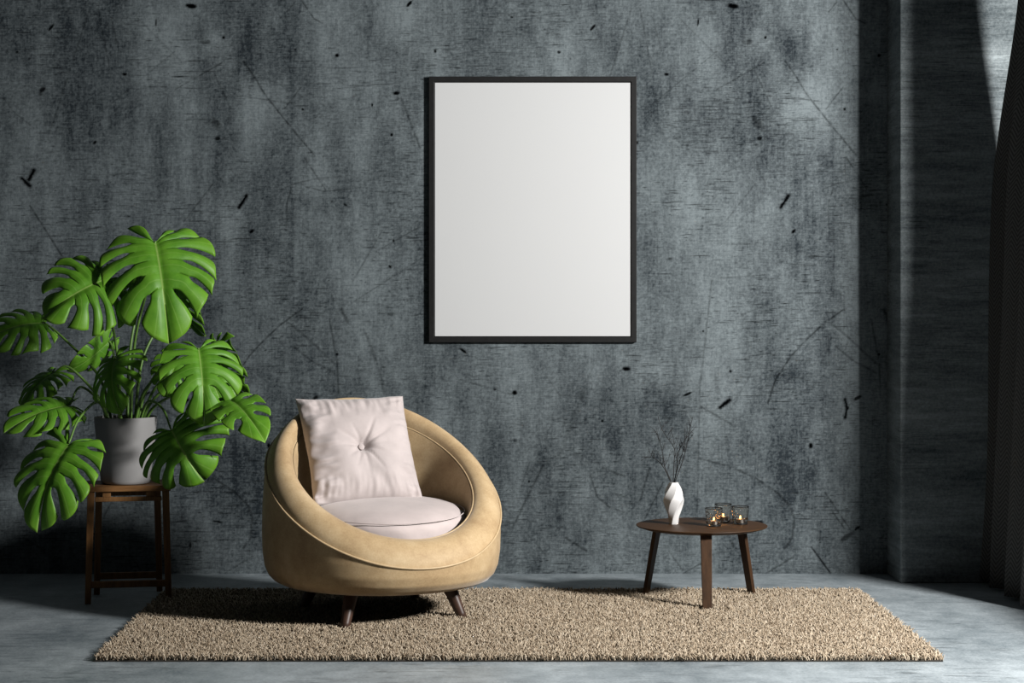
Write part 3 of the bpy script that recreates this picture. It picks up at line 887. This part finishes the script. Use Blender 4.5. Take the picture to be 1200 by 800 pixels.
# ------------------------------------------------------------------ monstera
PXc, PYc, PZ0 = -1.440, 8.235, .4645
half = catmull([(0.03,0.0,0),(.16,-.14,0),(.42,-.22,0),(.74,-.15,0),(.96,.06,0),(1.02,.30,0),(.93,.53,0),(.70,.74,0),(.36,.91,0),(0,1.03,0)], 180)
def outline(th): 
    i = min(max(th,0),1)*180; k = min(int(i), 179); return half[k].lerp(half[k+1], i-k)
def leaf(root, J, T, W, nrm, kap=.7, klat=.9, seed=0, lobes=7, slit=1.0, cup=.0):
    r = random.Random(seed)
    th = [0.035,.22,.37,.50,.62,.735,.845,1.0]
    mk = [0,.0,.03,.11,.22,.35,.50,1.0]
    if lobes == 5:
        th = [.035,.25,.44,.61,.76,1.0]; mk = [0,.02,.16,.34,.52,1.0]
    K = len(th)-1
    nu, nt = 8, 18
    vs, fs, att = [], [], []
    for side in (-1, 1):
        thj = [t+(r.uniform(-.02,.02) if 0 < i < K else 0) for i, t in enumerate(th)]
        t0 = [r.uniform(.26,.50) for _ in th]
        wid = [r.uniform(.75,1.25)*slit for _ in th]
        drop = [r.uniform(-.05,.12) for _ in range(K)]; leng = [r.uniform(.93,1.05) if q < K-1 else 1 for q in range(K)]
        def C(k, t):
            m = mk[k]; B = outline(thj[k])
            if k == K:
                return Vector((0, mk[K-1]+t*(B.y-mk[K-1])))
            if k == 0:
                return Vector((B.x*t, B.y*t)) if t < .0 else Vector((outline(thj[0]).x*t*1.0, outline(thj[0]).y*t))
            c = Vector((B.x*.62, m+(B.y-m)*.16-.05))
            A = Vector((0, m)); Bv = Vector((B.x, B.y))
            return (1-t)**2*A+2*t*(1-t)*c+t*t*Bv
        for k in range(K):
            start = len(vs)
            for j in range(nt+1):
                t = j/nt
                c0, c1 = C(k, t), C(k+1, t)
                def e(b):
                    if b == 0 or b == K: return 0
                    x = (t-t0[b])/(1-t0[b])
                    if x <= 0: return 0
                    return wid[b]*(.165*min(1, x*4.5)**.5*(1-.72*x)+.010)
                e0, e1 = e(k), e(k+1)
                for i in range(nu+1):
                    u = i/nu; uu = e0+(1-e0-e1)*u
                    p = c0.lerp(c1, uu)
                    thu = thj[k]+(thj[k+1]-thj[k])*uu
                    Bm = outline(thu); chord = Vector((outline(thj[k]).x, outline(thj[k]).y)).lerp(Vector((outline(thj[k+1]).x, outline(thj[k+1]).y)), uu)
                    p = p+(Vector((Bm.x, Bm.y))-chord)*t**3
                    if 0 < k:
                        v = abs(2*u-1)
                        if not (k == K-1 and u > .5): p = p*(1-(.075 if u < .5 else .02)*v**3*t**4)
                    if k < K-1: p = p*(1+(leng[k]-1)*t**4*sin(pi*u)**.5) if 0 < u < 1 else p
                    z = .05*sin(pi*u)*t**.8*(1 if k < K-1 else .5)-drop[k]*t**2.5
                    z += .035*math.exp(-(p.x/.08)**2)*-1
                    x = side*p.x*W; y = p.y
                    vs.append([x, y, z*W*1.3]); att.append((u, t, abs(p.x)))
            for j in range(nt):
                for i in range(nu):
                    A = start+j*(nu+1)+i
                    q = (A, A+1, A+nu+2, A+nu+1)
                    fs.append(q if side > 0 else q[::-1])
    def bend(p):
        x, y, z = p
        # droop sideways then along the midrib
        X = sin(klat*x)/klat; Zs = -(1-cos(klat*x))/klat+z
        kk = kap
        Y = sin(kk*y)/kk; Zm = -(1-cos(kk*y))/kk
        return Vector((X, Y+Zs*sin(kk*y)*1.0, Zm+Zs*cos(kk*y)))
    V = [bend(p) for p in vs]
    tip = bend((0, 1.03, 0)); ch = tip.length
    ly = tip.normalized(); lx = Vector((1,0,0)); lz = lx.cross(ly)
    Yw = (T-J); s = Yw.length/ch; Yw.normalize()
    Zw = Vector(nrm); Zw = (Zw-Yw*Zw.dot(Yw)).normalized(); Xw = Yw.cross(Zw)
    out = []
    org = root.location
    for v in V:
        a, b, c = v.dot(lx), v.dot(ly), v.dot(lz)
        out.append(J-org+(Xw*a+Yw*b+Zw*c)*s)
    me = bpy.data.meshes.new('leaf'); me.from_pydata(out, [], fs)
    ca = me.color_attributes.new('leafuv', 'FLOAT_COLOR', 'POINT')
    for i, a in enumerate(att): ca.data[i].color = (*a, 1)
    bm = bmesh.new(); bm.from_mesh(me)
    bmesh.ops.remove_doubles(bm, verts=bm.verts, dist=2e-4)
    bm.to_mesh(me); bm.free()
    o = link('leaf', me, M_leaf, root, True)
    sd = o.modifiers.new('thick', 'SOLIDIFY'); sd.thickness = .0008; sd.offset = 0
    return o
def monstera():
    root = thing('potted_monstera', (PXc, PYc, PZ0), 'monstera plant with large split leaves in a grey pot on the stool', 'potted plant')
    org = Vector((PXc, PYc, PZ0))
    pot = lathe('pot', [(0,0),(.090,0),(.0965,.005),(.099,.014),(.108,.09),(.118,.18),(.1255,.262),(.1255,.266),(.1235,.268),(.1205,.266),(.1185,.24),(0,.24)], M_pot, root, 96)
    def rs(r_, z, a): return r_
    vs = [];
    lathe('soil', [(.1175,.2405),(.115,.248),(.08,.252),(.04,.256),(0,.255)], M_soil, pot, 48)
    L = [ # J, T, W, normal, kap, klat, lobes, slit
     ((182,282,8.02),(198,403,7.93),.56,(.22,-1,.42),1.0,.9,7,1.0),
     ((123,326,7.98),(48,373,7.90),.70,(.10,-1,.62),.8,1.0,7,1.0),
     ((50,377,8.45),(-26,402,8.40),.56,(-1,-.55,.15),.8,.8,7,1.1),
     ((233,408,7.86),(240,501,7.78),.53,(.25,-1,.30),1.0,.9,7,1.0),
     ((134,420,7.98),(141,486,7.90),.60,(-.62,-.8,.42),1.1,.9,7,1.2),
     ((62,436,8.22),(24,486,8.12),.58,(-.55,-.60,.75),.9,.9,7,1.1),
     ((81,474,8.02),(4,508,7.92),.46,(-.50,-.75,.55),.8,.9,7,1.0),
     ((80,519,7.84),(44,624,7.76),.50,(-.42,-1,.25),1.0,1.0,7,1.1),
     ((200,503,7.86),(240,567,7.84),.92,(-.50,-.78,.62),.8,.9,7,1.2),
     ((270,468,7.80),(311,518,7.60),.34,(.30,-.9,.30),.8,.9,5,1.2),
     ((206,335,8.38),(240,396,8.42),.50,(-.85,-.45,.15),.8,.8,7,1.1),
     ((254,405,8.22),(290,468,8.28),.52,(-.80,-.50,.25),.8,.8,7,1.1),
     ((128,400,8.32),(78,437,8.30),.30,(.35,-.75,-.45),.7,.8,5,.8),
     ((168,312,8.30),(155,362,8.22),.62,(-.45,-.8,.25),.8,.8,7,1.1),
     ((208,420,8.12),(192,466,8.08),.55,(.15,-.9,.3),.8,.8,7,1.1),
     ((243,438,8.15),(266,492,8.12),.45,(.4,-.85,.2),.8,.8,5,1.1),
    ]
    starts = [(.02,-.01),(-.02,-.02),(-.06,.03),(.04,-.03),(-.01,-.05),(-.06,.0),(-.07,-.02),(-.05,-.06),(.06,-.05),(.07,0),(.03,.04),(.06,.04),(-.03,.04),(.0,.03),(.05,-.01),(.06,.01)]
    for i, ((jx,jy,jd),(tx,ty,td),W,nrm,kap,klat,lb,sl) in enumerate(L):
        J, T = P(jx,jy,jd), P(tx,ty,td)
        lf = leaf(root, J, T, W, nrm, kap, klat, 20+i, lb, sl)
        S = org+Vector((starts[i][0], starts[i][1], .245))
        ax = (T-J).normalized()
        hi = J.z-S.z
        M1 = S+Vector(((J.x-S.x)*.18, (J.y-S.y)*.15, max(.08, hi*.45)))
        M2 = S.lerp(J, .72)+Vector((0,.01,max(.035,.10*(1-min(1,hi/.8)))))
        if hi < .05: M1 = S+Vector(((J.x-S.x)*.3,(J.y-S.y)*.3,.09)); M2 = S.lerp(J,.75)+Vector((0,0,.075))
        nv = Vector(nrm).normalized()
        path = catmull([S-org-Vector((0,0,.01)), M1-org, M2-org, J-org-nv*.004], 22)
        tube('stalk', path, [.0068-.0030*k/22 for k in range(23)], M_stem, root, 8)
monstera()

# ------------------------------------------------------------------ light
ld = bpy.data.lights.new('window_daylight', 'AREA'); ld.shape = 'DISK'; ld.size = .55
ld.energy = 378; ld.color = (1.0, .985, .965)
lo = bpy.data.objects.new('window_daylight', ld); COL.objects.link(lo)
lo.location = (3.35, 5.5, 2.40)
tgt = Vector((-.1, 7.8, .8)); lo.rotation_euler = (tgt-lo.location).to_track_quat('-Z', 'Y').to_euler()
w = bpy.data.worlds.new('world'); scene.world = w; w.use_nodes = True
bg = w.node_tree.nodes['Background']; bg.inputs[0].default_value = (.75,.88,1,1); bg.inputs[1].default_value = .007

scene.view_settings.view_transform = 'Standard'
scene.view_settings.look = 'None'
scene.view_settings.exposure = 0.0
scene.view_settings.gamma = 1.0
scene.view_settings.use_curve_mapping = False
scene.cycles.max_bounces = 8
scene.cycles.diffuse_bounces = 1
